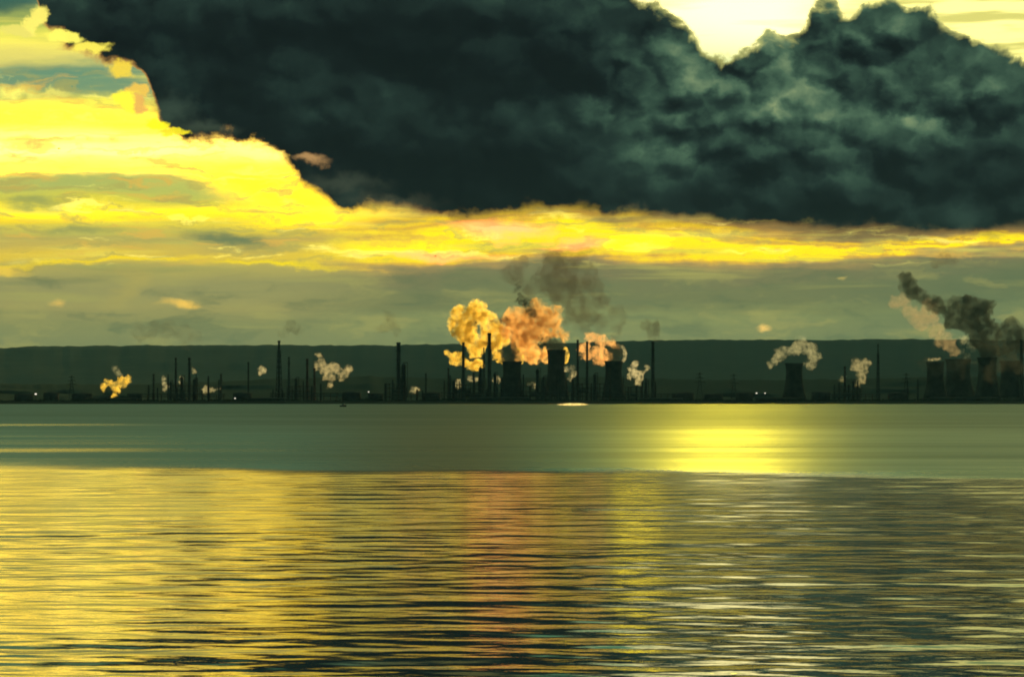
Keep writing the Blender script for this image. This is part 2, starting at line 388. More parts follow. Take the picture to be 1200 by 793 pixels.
# ------------------------------------------------------------------ water
def make_water():
    rows = []
    r = 14.0
    while r < 300:
        rows.append(r)
        r += min(.42, max(.085, 2.05e-5*r*r)) if r > 52 else .2
    while r < 3990:
        rows.append(r); r *= 1.012
    rows.append(3996.0)
    rows = np.array(rows)
    fan = np.radians(np.linspace(-38, 38, 900))
    wide = np.radians(np.concatenate([np.linspace(-180, -40, 45), np.linspace(40, 180, 45)]))
    ang = np.sort(np.concatenate([fan, wide]))[:-1]
    A, RR = np.meshgrid(ang, rows)
    x = RR*np.sin(A)
    y = RR*np.cos(A)
    g = np.random.default_rng(3)
    z = np.zeros_like(x)
    amp_mod = .75 + .5*np.clip(.5 + .5*np.sin(x*.11 + .7*np.sin(y*.05))*np.sin(y*.083 + 1.1 + .5*np.sin(x*.07)), 0, 1)
    n = 80
    for i in range(n):
        lam = .5 * (9.0/.5)**(g.random())
        th = g.normal(0, .36) + math.pi/2 + .05
        kk = 2*math.pi/lam
        slope = .0044 * (1.0 + .5*math.exp(-((math.log(lam/1.8))/.7)**2))
        fade = np.clip((lam*150 - RR)/(lam*60) , 0, 1) if lam < 3.2 else np.clip((420-RR)/160, 0, 1)
        ph = kk*(x*math.cos(th) + y*math.sin(th)) + g.random()*6.283
        s = np.sin(ph)
        z += (slope/kk) * (s + .18*np.cos(2*ph)) * fade * amp_mod
    infan = np.clip((np.radians(38.0) - np.abs(A))/np.radians(1.0), 0, 1)
    z *= infan * np.interp(np.degrees(A), [-9, 0, 4], [.50, .56, .46])
    nr, nc = x.shape
    co = np.stack([x, y, z], -1).reshape(-1, 3)
    i = np.arange(nr-1)[:, None]*nc; j = np.arange(nc)[None, :]; j2 = (j+1) % nc
    q = np.stack([i+j, i+j2, i+nc+j2, i+nc+j], -1).reshape(-1, 4)
    hub = len(co)
    co = np.vstack([co, [[0, 0, 0]]])
    me = bpy.data.meshes.new('water')
    tri = np.stack([np.full(nc, hub), (np.arange(nc)+1) % nc, np.arange(nc)], -1)
    nq, ntri = len(q), nc
    me.vertices.add(len(co)); me.vertices.foreach_set('co', co.ravel())
    me.loops.add(nq*4 + ntri*3)
    me.loops.foreach_set('vertex_index', np.concatenate([q[:, ::-1].ravel(), tri[:, ::-1].ravel()]).astype(np.int32))
    me.polygons.add(nq+ntri)
    me.polygons.foreach_set('loop_start', np.concatenate([np.arange(nq)*4, nq*4 + np.arange(ntri)*3]).astype(np.int32))
    me.polygons.foreach_set('use_smooth', np.ones(nq+ntri, bool))
    me.update(); me.validate()
    m, k = material('sea_water')
    geo = k.N.new('ShaderNodeNewGeometry'); pos = k.sock(geo, 0)
    px, py, pz = k.sep(pos)
    wv = k.noise(k.xyz(px/26.0, py/34.0), 1, 4, .55)
    # wind line: easy ripples this side of it, ruffled water along the far shore
    line = 247.0 - px*.40 + (wv - .5)*46.0
    wid = k.lin(px, -45, 20, 30.0, 9.0)
    calm = k.step((py - line) / wid, -1.0, 1.0)
    def streakp(cy, h, x0, x1, w):
        a = k.math('ABSOLUTE', py - cy + (wv - .5)*h*.7)
        return k.step(a, h, h*.35) * k.step(px, x1, x0) * w
    sl = k.math('MAXIMUM', streakp(345, 17, -60, -34, .9), streakp(690, 44, -115, -62, .7))
    band = k.noise(k.xyz(px/170.0 + 4.0, py/30.0), 1, 4, .6)
    band2 = k.noise(k.xyz(px/420.0 + 1.0, py/190.0), 1, 3, .6)
    rough_far = .30 + (band - .5)*.16 + (band2 - .5)*.10
    rough_far = rough_far + k.step(py, 380, 800)*.07
    rough_near = k.lin(py, 55, 215, .04, .085) + (wv - .5)*.05
    rough = rough_near + calm*(rough_far - rough_near)
    rough = rough + calm*sl*(.20 - rough)
    rough = k.math('MAXIMUM', rough, .03)
    p = k.N.new('ShaderNodeBsdfPrincipled')
    p.inputs['Base Color'].default_value = (.006, .014, .013, 1)
    p.inputs['IOR'].default_value = 1.333
    k.put(p.inputs['Roughness'], rough)
    bump = k.N.new('ShaderNodeBump'); bump.inputs['Strength'].default_value = .25
    bump.inputs['Distance'].default_value = .02
    rip = k.noise(k.xyz(px*.9, py*2.3), 1, 4, .55)
    k.put(bump.inputs['Height'], rip)
    # the waves run towards the near shore; towards the near shore: its near faces are what one sees of the ruffled water
    lean = calm * (1.0 - sl) * ((k.lin(band, .3, .7, .06, .115) + k.step(py, 350, 1200)*.035)) + (1.0 - calm) * k.lin(py, 62, 200, 0.0, 1.0) * k.lin(px, 2, 16, .011, .027)
    vm = k.N.new('ShaderNodeVectorMath'); vm.operation = 'ADD'
    k.L.new(bump.outputs[0], vm.inputs[0]); k.put(vm.inputs[1], k.xyz(0.0, lean * -1.0, 0.0))
    vn = k.N.new('ShaderNodeVectorMath'); vn.operation = 'NORMALIZE'; k.L.new(vm.outputs[0], vn.inputs[0])
    k.L.new(vn.outputs[0], p.inputs['Normal'])
    me.materials.append(finish(m, k, p.outputs[0]))
    o = bpy.data.objects.new('water', me); col.objects.link(o)
    return tag(o, kind='structure')
make_water()

# ------------------------------------------------------------------ land and hills
def make_land():
    m, k = material('shore_ground')
    geo = k.N.new('ShaderNodeNewGeometry')
    n = k.noise(k.sock(geo, 0), .02, 5, .6, dim='3D')
    p = k.N.new('ShaderNodeBsdfDiffuse')
    k.put(p.inputs['Color'], k.mix(n, (.035, .04, .03), (.09, .085, .06)))
    finish(m, k, p.outputs[0])
    xs = np.linspace(-7000, 7000, 421)
    g = np.random.default_rng(11)
    jit = np.convolve(g.normal(0, 1, len(xs)+8), np.ones(5)/5, 'same')[4:-4]
    prof = [(3994, -2.0), (4000, .15), (4006, 2.4), (4016, GROUND), (4600, GROUND), (6500, GROUND+1), (14500, GROUND+2)]
    v, f = [], []
    for (yy, zz) in prof:
        for a, b in zip(xs, jit):
            v.append((a, yy + (b*5 if yy < 4100 else 0), zz + (b*.5 if 4003 < yy < 4020 else 0)))
    nc = len(xs)
    for j in range(len(prof)-1):
        for i in range(nc-1):
            f.append((j*nc+i, j*nc+i+1, (j+1)*nc+i+1, (j+1)*nc+i))
    tag(mesh_obj('land', v, f, m, smooth=True), kind='structure')
make_land()

def hillmat(name, a, b, c, sc1):
    m, k = material(name)
    geo = k.N.new('ShaderNodeNewGeometry'); pos = k.sock(geo, 0)
    x, y, z = k.sep(pos)
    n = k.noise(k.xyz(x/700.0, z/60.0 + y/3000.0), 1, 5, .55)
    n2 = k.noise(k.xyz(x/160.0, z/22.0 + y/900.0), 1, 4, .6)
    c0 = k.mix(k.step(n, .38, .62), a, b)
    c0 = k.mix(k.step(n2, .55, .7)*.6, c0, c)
    c0 = k.mix(k.step(x, -2200*sc1, 300*sc1)*.6, k.mix(.5, c0, (.09, .115, .085)), (.013, .024, .024))  # paler west for light beams, darker east for cloud shadow, painted in
    p = k.N.new('ShaderNodeBsdfDiffuse')
    k.put(p.inputs['Color'], c0)
    return finish(m, k, p.outputs[0])
def make_ridge(name, d0, d1, crest, mat, seed, rough):
    """a ridge whose crest at azimuth px stands at height crest(px)"""
    g = np.random.default_rng(seed)
    n = 900
    pxs = np.linspace(-1500, 2700, n)
    def fb(l):
        m = int(n/l)+3
        return np.interp(np.arange(n)/l, np.arange(m), g.normal(0, 1, m))
    nz = fb(60)*.9 + fb(22)*.5 + fb(7)*.35 + fb(2)*.3 + fb(1)*.25
    v, f = [], []
    steps = 14
    top = np.array([Z(crest(p), d1) for p in pxs]) + nz*rough
    rows = []
    for s in range(steps+1):
        u = s/steps
        yy = d0 + (d1-d0)*u
        hh = (u**1.25)
        rg = fb(9)*rough*1.2*math.sin(math.pi*u)
        rows.append(np.stack([(pxs-600)/F*yy, np.full(n, yy) + fb(14)*40*math.sin(math.pi*u), GROUND-1 + (top-GROUND)*hh + rg], -1))
    for (yy, k) in ((d1+900, .6), (d1+1900, -.02)):
        rows.append(np.stack([(pxs-600)/F*yy, np.full(n, yy), GROUND-1 + (top-GROUND)*k], -1))
    v = np.concatenate(rows)
    for j in range(len(rows)-1):
        for i in range(n-1):
            f.append((j*n+i, j*n+i+1, (j+1)*n+i+1, (j+1)*n+i))
    return tag(mesh_obj(name, v, f, mat, smooth=True), kind='structure')
HILL = hillmat('hill_fields_cloud_shade', (.036, .046, .043), (.022, .031, .031), (.056, .066, .054), 1.0)
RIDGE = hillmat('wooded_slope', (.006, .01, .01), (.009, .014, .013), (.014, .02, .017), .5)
crest_pts = [(-1500, 412), (-300, 408), (0, 406.5), (120, 403.5), (260, 403), (420, 403), (640, 401.5), (760, 400), (860, 399.5), (980, 398.5), (1100, 398.5), (1250, 400), (2700, 410)]
crest = lambda p: float(np.interp(p, *zip(*crest_pts)))
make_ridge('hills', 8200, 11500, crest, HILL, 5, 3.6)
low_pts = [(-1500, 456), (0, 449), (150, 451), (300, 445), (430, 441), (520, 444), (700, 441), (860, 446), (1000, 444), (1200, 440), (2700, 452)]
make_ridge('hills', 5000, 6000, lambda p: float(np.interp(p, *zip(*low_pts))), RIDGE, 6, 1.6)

# ------------------------------------------------------------------ the works: builders
def chimney(px, ytop, d, wt, wb, label, mat=CONC, bands=2, group='chimney stacks of the works'):
    x = X(px, d); h = Z(ytop, d) - GROUND
    rt = wt/F*d/2; rb = wb/F*d/2
    root = empty('chimney', (x, d, GROUND), label, 'chimney', group)
    prof = [(rb, 0)] + [(rb + (rt-rb)*(1-(1-u)**1.6), h*u) for u in (.15, .3, .45, .6, .75, .9)] + [(rt, h), (rt*.72, h), (rt*.72, h-3), (0.01, h-3)]
    MB().lathe(prof, 18, caps=False).build('shaft', mat, root, True)
    MB().lathe([(rt*1.02, h-2.6), (rt*1.22, h-2.2), (rt*1.22, h-.9), (rt*1.02, h-.4)], 18, caps=False).build('rim', mat, root)
    for i in range(bands):
        u = .55 + .3*i/max(1, bands-1) if bands > 1 else .75
        rr = rb + (rt-rb)*(1-(1-u)**1.6)
        mb = MB().lathe([(rr*.98, h*u), (rr+1.3, h*u), (rr+1.3, h*u+.35), (rr*.98, h*u+.35)], 18, caps=False)
        mb.lathe([(rr+1.25, h*u+1.2), (rr+1.3, h*u+1.2), (rr+1.3, h*u+1.32), (rr+1.25, h*u+1.32)], 18, caps=False, closed=True)
        for q in range(10):
            a = q*math.pi/5
            mb.bar(((rr+1.27)*math.cos(a), (rr+1.27)*math.sin(a), h*u+.3), ((rr+1.27)*math.cos(a), (rr+1.27)*math.sin(a), h*u+1.25), .05, 4)
        mb.build('platform', STEEL, root)
    return root

def flare(px, ytop, d, label, w=2.0, base=7.0, tip=False):
    """tall thin pipe held in a tapering lattice derrick"""
    x = X(px, d); h = Z(ytop, d) - GROUND
    r = w/F*d/2; b = base/F*d/2
    root = empty('flare_stack', (x, d, GROUND), label, 'flare stack', 'flare stacks of the works')
    MB().lathe([(r, 0), (r, h*.97), (r*1.3, h*.975), (r*1.3, h), (r*.8, h), (r*.8, h-2), (.01, h-2)], 12, caps=False).build('pipe', STEEL, root, True)
    mb = MB(); lv = 9; top = h*.84
    def c(i, s):
        u = s/lv; ww = b*(1-u) + r*1.35*u
        return ((ww if i in (0, 3) else -ww), (ww if i < 2 else -ww), top*u)
    for s in range(lv):
        for i in range(4):
            mb.bar(c(i, s), c(i, s+1), .32, 4)
            mb.bar(c(i, s), c((i+1) % 4, s+1), .2, 4)
            mb.bar(c((i+1) % 4, s), c(i, s+1), .2, 4)
            mb.bar(c(i, s+1), c((i+1) % 4, s+1), .2, 4)
    mb.build('derrick', STEEL, root)
    return root

def tower(px, ytop, d, wtop, label, wbase=None):
    x = X(px, d); h = Z(ytop, d) - GROUND
    rt = wtop/F*d/2; rb = (wbase or wtop*1.34)/F*d/2; rw = rt*.9
    root = empty('cooling_tower', (x, d, GROUND), label, 'cooling tower', 'hyperbolic cooling towers of the works')
    zs = [h*(.09 + .91*i/16) for i in range(17)]
    zw = h*.76
    def rad(z):
        if z < zw:
            a = (zw-z)/(zw-h*.09); return math.sqrt(rw*rw + (rb*rb-rw*rw)*a*a)
        a = (z-zw)/(h-zw); return math.sqrt(rw*rw + (rt*rt-rw*rw)*a*a)
    outer = [(rad(z), z) for z in zs]; inner = [(rad(z)-.7, z) for z in reversed(zs)]
    MB().lathe(outer + inner, 40, closed=True).build('shell', CONC, root, True)
    MB().lathe([(rt+.02, h-1.4), (rt+.55, h-1.3), (rt+.55, h+.15), (rt-.9, h+.15)], 40, caps=False).build('rim', CONC, root)
    for i in range(24):
        a0 = 2*math.pi*i/24; a1 = 2*math.pi*(i+.5)/24; a2 = 2*math.pi*(i+1)/24
        mb = MB(); zt = h*.092
        b0 = rb*1.04
        mb.bar((b0*math.cos(a0), b0*math.sin(a0), 0), ((rb-.35)*math.cos(a1), (rb-.35)*math.sin(a1), zt), .45, 5)
        mb.bar((b0*math.cos(a2), b0*math.sin(a2), 0), ((rb-.35)*math.cos(a1), (rb-.35)*math.sin(a1), zt), .45, 5)
        mb.build('leg', CONC, root)
    MB().lathe([(rb*1.09, -.5), (rb*1.09, .9), (rb*1.06, .9), (rb*1.06, .25), (.01, .25)], 40, caps=False).build('basin', CONC, root)
    return root

def column(px, ytop, d, w, label, mat=STEEL, decks=4, overhead=True):
    x = X(px, d); h = Z(ytop, d) - GROUND; r = w/F*d/2
    root = empty('distillation_column', (x, d, GROUND), label, 'distillation column', 'distillation columns of the works')
    MB().lathe([(r*1.15, 0), (r*1.15, h*.06), (r, h*.08), (r, h*.55), (r*.86, h*.58), (r*.86, h*.94), (r*.7, h*.975), (r*.3, h)], 16).build('vessel', mat, root, True)
    for i in range(decks):
        z = h*(.25 + .66*i/max(1, decks-1)); rr = r if z < h*.55 else r*.86
        mb = MB().lathe([(rr*.98, z), (rr+1.4, z), (rr+1.4, z+.25), (rr*.98, z+.25)], 14, caps=False)
        for q in range(8):
            a = q*math.pi/4
            mb.bar(((rr+1.35)*math.cos(a), (rr+1.35)*math.sin(a), z+.2), ((rr+1.35)*math.cos(a), (rr+1.35)*math.sin(a), z+1.3), .06, 4)
        mb.lathe([(rr+1.3, z+1.2), (rr+1.4, z+1.2), (rr+1.4, z+1.32), (rr+1.3, z+1.32)], 14, caps=False, closed=True)
        mb.build('platform', RUST, root)
    if overhead:
        mb = MB(); o = r*1.3+.8
        mb.bar((0, 0, h*.98), (0, 0, h+1.4), .45, 8).bar((-.2, 0, h+1.4), (o+.2, 0, h+1.4), .45, 8).bar((o, 0, h+1.6), (o, 0, h*.12), .45, 8)
        mb.build('overhead_pipe', TANKM, root)
    return root

def tank(px, ytop, d, w, label, mat=TANKM):
    x = X(px, d); h = Z(ytop, d) - GROUND; r = w/F*d/2
    root = empty('storage_tank', (x, d, GROUND), label, 'storage tank', 'storage tanks along the shore')
    MB().lathe([(r, 0), (r, h*.86)], 36).build('drum', mat, root, True)
    MB().lathe([(r*1.015, h*.86-.5), (r*1.015, h*.86+.02), (r*.5, h*.95), (.05, h)], 36, caps=False).build('roof', mat, root)
    mb = MB()
    for i in range(22):
        a = -2.2 + i*.1; b = a + .1
        mb.box(*(lambda cx, cy: (cx-.5, cx+.5, cy-.5, cy+.5))((r+.55)*math.cos(a), (r+.55)*math.sin(a)), h*.86*i/22, h*.86*i/22+.15)
    mb.build('stair', RUST, root)
    return root

def frame(px, ytop, d, w, label, seed=0):
    """open steel process structure with decks, drums and a few pipes"""
    x = X(px, d); h = Z(ytop, d) - GROUND; hw = w/F*d/2; dp = hw*.7
    g = random.Random(seed)
    root = empty('process_structure', (x, d, GROUND), label, 'process structure', 'open steel process structures of the works')
    n = max(2, int(w/5)); lv = max(3, int(h/6))
    mb = MB()
    for i in range(n+1):
        xx = -hw + 2*hw*i/n
        hh = h*(1 if i < n else g.uniform(.75, 1))
        for yy in (-dp, dp): mb.box(xx-.3, xx+.3, yy-.3, yy+.3, 0, hh)
    for l in range(1, lv+1):
        z = h*l/lv*.97
        for yy in (-dp, dp): mb.box(-hw-.3, hw+.3, yy-.25, yy+.25, z-.3, z+.3)
        for xx in (-hw, hw): mb.box(xx-.2, xx+.2, -dp, dp, z-.28, z+.28)
        if l < lv:
            for i in range(n):
                if g.random() < .5:
                    a = -hw+2*hw*i/n; b = -hw+2*hw*(i+1)/n
                    mb.bar((a, -dp, h*l/lv*.97), (b, -dp, h*(l+1)/lv*.97), .18, 4)
    mb.build('frame', RUST, root)
    for l in range(1, lv):
        z = h*l/lv*.97
        MB().box(-hw, hw*g.uniform(.3, 1), -dp+.3, dp-.3, z+.32, z+.5).build('deck', STEEL, root)
    for l in range(0, lv-1):
        if g.random() < .8:
            z = h*l/lv*.97 + .5; rr = min(h/lv*.34, 2.2); cx = g.uniform(-hw*.5, hw*.5); ln = hw*g.uniform(.25, .45)
            m2 = MB().bar((cx-ln, 0, z+rr), (cx+ln, 0, z+rr), rr, 14)
            m2.build('drum', TANKM, root, False)
    for i in range(3):
        xx = g.uniform(-hw, hw)
        MB().bar((xx, -dp-.8, 0), (xx, -dp-.8, h*g.uniform(.7, 1.04)), .35, 6).build('riser_pipe', STEEL, root)
    return root

def shed(px, ytop, d, w, label, mat=SHEDM, depth=26):
    x = X(px, d); h = Z(ytop, d) - GROUND; hw = w/F*d/2
    root = empty('shed', (x, d, GROUND), label, 'shed', 'low sheds on the shore')
    MB().box(-hw, hw, 0, depth, 0, h*.78).build('wall', mat, root)
    v = [(-hw-.5, -.5, h*.782), (hw+.5, -.5, h*.782), (hw+.5, depth+.5, h*.782), (-hw-.5, depth+.5, h*.782), (-hw-.5, depth/2, h), (hw+.5, depth/2, h)]
    mesh_obj('roof', v, [(0, 1, 5, 4), (3, 4, 5, 2), (0, 4, 3), (1, 2, 5), (3, 2, 1, 0)], SHEDM, root)
    for i in range(max(1, int(w/14))):
        cx = -hw + 2*hw*(i+.5)/max(1, int(w/14))
        MB().box(cx-2.2, cx+2.2, -.12, .1, 0, h*.6).build('door', RUST, root)
    return root

def lamp(px, py, d, label, size=1.0):
    x = X(px, d); h = Z(py, d) - GROUND
    root = empty('floodlight_mast', (x, d, GROUND), label, 'floodlight mast', 'lit floodlights of the works')
    MB().lathe([(.3, 0), (.16, h-.4)], 8).build('pole', STEEL, root)
    MB().box(-size*1.1, size*1.1, .02, .5, h-size*.6-.1, h+size*.6+.1).build('housing', STEEL, root)
    MB().box(-size, size, -.18, 0, h-size*.6, h+size*.6).build('lamp', LAMP, root)
    return root

# ------------------------------------------------------------------ the works: layout
chimney(180, 438, 4180, 2.2, 3.0, 'short thin dark chimney standing just left of the western pair of stacks', RUST, 1)
chimney(206, 419, 4150, 2.2, 3.6, 'slim chimney, left one of the western pair of equal stacks', CONC, 2)
chimney(222, 419, 4160, 2.8, 4.2, 'slightly thicker chimney, right one of the western pair of equal stacks', CONC, 2)
chimney(259, 438, 4260, 1.9, 2.6, 'low thin chimney alone between the western pair and the tall derrick flare', RUST, 1)
chimney(291, 424, 4280, 1.8, 2.6, 'faint thin chimney left of the round white puff beside the tall flare', STEEL, 1)
flare(327, 399, 4120, 'tallest western flare stack in a wide footed lattice derrick', 2.6, 8)
chimney(338.5, 418, 4200, 2.2, 3.2, 'thin chimney close on the right of the lattice derrick flare', STEEL, 2)
chimney(360, 420, 4160, 2.6, 3.8, 'dark chimney just left of the twisting grey steam plume, taller of two', BRICK, 2)
chimney(368.5, 431, 4190, 2.4, 3.4, 'dark chimney at the foot of the twisting grey steam plume, shorter of two', BRICK, 1)
chimney(467, 401, 4130, 4.4, 5.6, 'tall thick lone chimney with a fat column leaning close on its right', CONC, 3)
chimney(543, 401, 4110, 3.0, 4.4, 'tall chimney standing in the left edge of the glowing steam', CONC, 2)
flare(567, 407, 4170, 'thin flare stack close on the left of the thickest black chimney', 1.3, 4)
chimney(573.5, 390, 4100, 3.8, 5.2, 'tallest thick black chimney, standing out against the glowing orange steam', CONC, 3)
chimney(525.5, 431, 4220, 2.2, 3.2, 'small dark chimney under the left tip of the lower glowing steam', RUST, 1)
chimney(555, 436, 4140, 2.0, 3.0, 'short chimney under the lower glowing steam, between two tall ones', RUST, 1)
chimney(677, 398, 4180, 2.4, 3.6, 'slim chimney midway between the second and third cooling towers, left of two', STEEL, 2)
chimney(688, 400, 4140, 2.6, 3.6, 'slim chimney cutting through the pinkish steam curl, right of two', CONC, 2)
chimney(765, 400, 4130, 3.4, 4.8, 'tall lone chimney with a dark smoke puff at its mouth, east of the pink curl', CONC, 3)
chimney(990, 429, 4180, 2.4, 3.4, 'dark chimney at the left edge of the small grey steam in the eastern works', RUST, 1)
flare(1029, 403, 4400, 'faint thin flare stack standing alone in the eastern works', 1.5, 4)
chimney(1197, 398, 4230, 3.2, 4.6, 'dark chimney at the far eastern edge of the works', CONC, 2)
chimney(499, 437, 4240, 1.8, 2.6, 'low thin chimney just right of the small bright puff east of the lone stack', STEEL, 1)
chimney(715, 431, 4110, 2.2, 3.0, 'short chimney in front of the third cooling tower', RUST, 1)

tower(600, 423.5, 4150, 23, 'dark cooling tower under the middle of the glowing orange steam')
tower(652, 410, 4260, 22, 'tall dark cooling tower at the right end of the glowing orange steam')
tower(719, 423, 4140, 21, 'dark cooling tower wrapped in the pinkish steam curl')
tower(930.5, 425.5, 4200, 21, 'lone cooling tower under the pale grey arch of steam')
tower(1096, 424, 4260, 21, 'squat cooling tower with a flat cap of pale vapour on top')
tower(1123, 421, 4600, 30, 'broad hazy cooling tower, farthest of the eastern cluster')
tower(1157, 419, 4150, 23, 'nearest black cooling tower of the eastern cluster, under thick dark smoke')
tower(1184, 423, 4500, 24, 'hazy cooling tower near the eastern edge beside the blackest one')

column(473, 426, 4150, 6.0, 'fat column right beside the tall thick lone chimney', STEEL, 5)
column(213, 441, 4120, 4.0, 'short column between the western pair of chimneys', STEEL, 3)
column(200, 447, 4140, 3.0, 'short column beside the upright white steam jet of the western works', STEEL, 3)
column(228, 444, 4130, 4.5, 'short column right of the western pair of chimneys', STEEL, 3)
column(532, 446, 4110, 4.0, 'column at the foot of the glowing steam, left of the upright white puff', STEEL, 3)
column(563, 430, 4130, 4.5, 'column left of the thickest black chimney', STEEL, 4)
column(580, 437, 4120, 4.0, 'column right of the thickest black chimney', STEEL, 4)
column(588, 443, 4110, 3.2, 'small column beside the foot of the first dark cooling tower', STEEL, 3)
column(630, 432, 4130, 4.6, 'column between the first and second dark cooling towers', STEEL, 4)
column(637, 441, 4110, 3.4, 'shorter column left of the second dark cooling tower', STEEL, 3)
column(671, 444, 4110, 4.0, 'column under the dim steam right of the second cooling tower', STEEL, 3)
column(697, 438, 4120, 4.2, 'column left of the third dark cooling tower', STEEL, 4)
column(347, 443, 4140, 4.0, 'column between the derrick flare and the grey steam', STEEL, 3)
column(1000, 446, 4130, 3.6, 'column under the small grey steam of the eastern works', STEEL, 3)
column(757, 447, 4120, 3.6, 'column left of the lone chimney with the smoke puff', STEEL, 3)

frame(216, 451, 4080, 34, 'steel process structure at the foot of the western pair of chimneys', 1)
frame(352, 452, 4090, 30, 'steel process structure at the foot of the derrick flare', 2)
frame(462, 449, 4100, 22, 'steel process structure left of the fat column', 3)
frame(546, 450, 4075, 42, 'wide steel process structure beneath the glowing steam', 4)
frame(622, 452, 4080, 34, 'steel process structure between the two central cooling towers', 5)
frame(690, 449, 4080, 36, 'steel process structure below the pinkish steam curl', 6)
frame(995, 452, 4095, 26, 'steel process structure of the eastern works', 7)
frame(745, 453, 4090, 24, 'steel process structure at the foot of the lone smoking chimney', 8)

# a tangle of vent pipes and masts nothing tells apart
vg = random.Random(21)
proto = None
for (x0, x1, n) in ((172, 262, 9), (318, 380, 8), (450, 500, 6), (515, 600, 12), (605, 705, 14), (728, 770, 6), (975, 1010, 5), (1050, 1080, 3)):
    for i in range(n):
        px = x0 + (x1-x0)*(i + vg.uniform(.1, .9))/n; d = vg.uniform(4070, 4200); yt = vg.uniform(438, 458)
        h = Z(yt, d) - GROUND
        if proto is None:
            root = empty('vent_pipe', (0, 0, 0), 'thin dark vent pipe rising from the steel tangle of the works', 'vent pipe', 'vent pipes of the works')
            MB().lathe([(.032, 0), (.03, .9), (.022, .93), (.022, 1)], 8).build('pipe', STEEL, root)
            MB().lathe([(.031, .62), (.075, .622), (.075, .64), (.031, .642)], 10, caps=False).build('platform', RUST, root)
            proto = root; r = root; ch = list(root.children)
        else:
            r = proto.copy(); col.objects.link(r)
            for c0 in ch:
                c1 = c0.copy(); c1.parent = r; col.objects.link(c1)
        r.location = (X(px, d), d, GROUND); wd = vg.uniform(22, 48)
        r.scale = (wd, wd, h)
def rack(px0, px1, ytop, d, label):
    x0, x1 = X(px0, d), X(px1, d); h = Z(ytop, d) - GROUND; cx = (x0+x1)/2; hw = (x1-x0)/2
    root = empty('pipe_rack', (cx, d, GROUND), label, 'pipe rack', 'pipe racks along the works')
    n = max(2, int(hw*2/9)); mb = MB()
    for i in range(n+1):
        xx = -hw + 2*hw*i/n
        for yy in (-3, 3): mb.box(xx-.25, xx+.25, yy-.25, yy+.25, 0, h-.8)
        mb.box(xx-.22, xx+.22, -3.4, 3.4, h-1.9, h-1.5)
        mb.box(xx-.22, xx+.22, -3.4, 3.4, h*.55, h*.55+.4)
    mb.build('trestle', RUST, root)
    for yy, rr, zz in ((-2.6, .35, h-1.15), (-1.2, .5, h-1.0), (.6, .3, h-1.2), (2, .45, h-1.05), (-1.8, .4, h*.55+.8), (1.1, .5, h*.55+.9)):
        MB().bar((-hw-2, yy, zz), (hw+2, yy, zz), rr, 8).build('pipe', STEEL, root)
for px0, px1, yt, d, lab in ((165, 262, 461, 4062, 'long pipe rack at the foot of the western chimney pair'),
                             (318, 395, 460, 4066, 'pipe rack in front of the derrick flare'),
                             (444, 512, 461, 4064, 'pipe rack in front of the lone chimney with the fat column'),
                             (518, 716, 459, 4058, 'longest pipe rack, in front of the central cooling towers'),
                             (722, 790, 461, 4064, 'pipe rack in front of the lone smoking chimney'),
                             (960, 1030, 461, 4066, 'pipe rack of the eastern works, right of the lone cooling tower')):
    rack(px0, px1, yt, d, lab)
def pylon(px, ytop, d, label):
    h = Z(ytop, d) - GROUND; root = empty('pylon', (X(px, d), d, GROUND), label, 'pylon', 'power pylons of the works')
    mb = MB(); b = h*.11
    c4 = lambda i, u: ((b*(1-u)+.5*u)*(1 if i in (0, 3) else -1), (b*(1-u)+.5*u)*(1 if i < 2 else -1), h*u)
    for s5 in range(8):
        for i in range(4):
            mb.bar(c4(i, s5/8), c4(i, (s5+1)/8), .2, 4).bar(c4(i, s5/8), c4((i+1) % 4, (s5+1)/8), .13, 4).bar(c4((i+1) % 4, s5/8), c4(i, (s5+1)/8), .13, 4)
    mb.build('tower_frame', STEEL, root)
    for u, w in ((.66, .2), (.8, .16), (.94, .12)):
        MB().bar((-h*w, 0, h*u), (0, 0, h*u+1.2), .2, 4).bar((h*w, 0, h*u), (0, 0, h*u+1.2), .2, 4).bar((-h*w, 0, h*u), (h*w, 0, h*u), .2, 4).build('cross_arm', STEEL, root)
pylon(820, 436, 4350, 'lattice pylon halfway between the smoking chimney and the arched steam')
pylon(860, 438, 4420, 'lattice pylon left of the lone cooling tower')
pylon(1062, 437, 4380, 'lattice pylon left of the eastern cooling towers')
pylon(84, 440, 4380, 'lattice pylon west of the curled bright steam')
for px, yt, d, w, lab in (
    (28, 461, 4120, 22, 'wide low tank farthest west along the shore'),
    (60, 459, 4150, 18, 'tank right of the western shore lamp'),
    (96, 460, 4130, 24, 'wide tank left of the curled bright steam in the west'),
    (158, 460, 4140, 18, 'tank right under the curled bright steam in the west'),
    (284, 459, 4150, 22, 'tank beside the lamp west of the derrick flare'),
    (412, 458, 4160, 22, 'tank under the twisting grey steam plume'),
    (440, 460, 4130, 18, 'tank left of the steel structure by the lone chimney'),
    (506, 459, 4140, 20, 'tank right of the small bright puff'),
    (800, 459, 4150, 26, 'wide tank east of the lone smoking chimney'),
    (836, 461, 4120, 22, 'low tank halfway between the smoking chimney and the arched steam'),
    (872, 459, 4160, 20, 'tank left of the pair of white lamps'),
    (962, 458, 4150, 22, 'tank right of the lone cooling tower under arched steam'),
    (1052, 459, 4140, 24, 'tank left of the squat capped cooling tower')):
    tank(px, yt, d, w, lab)
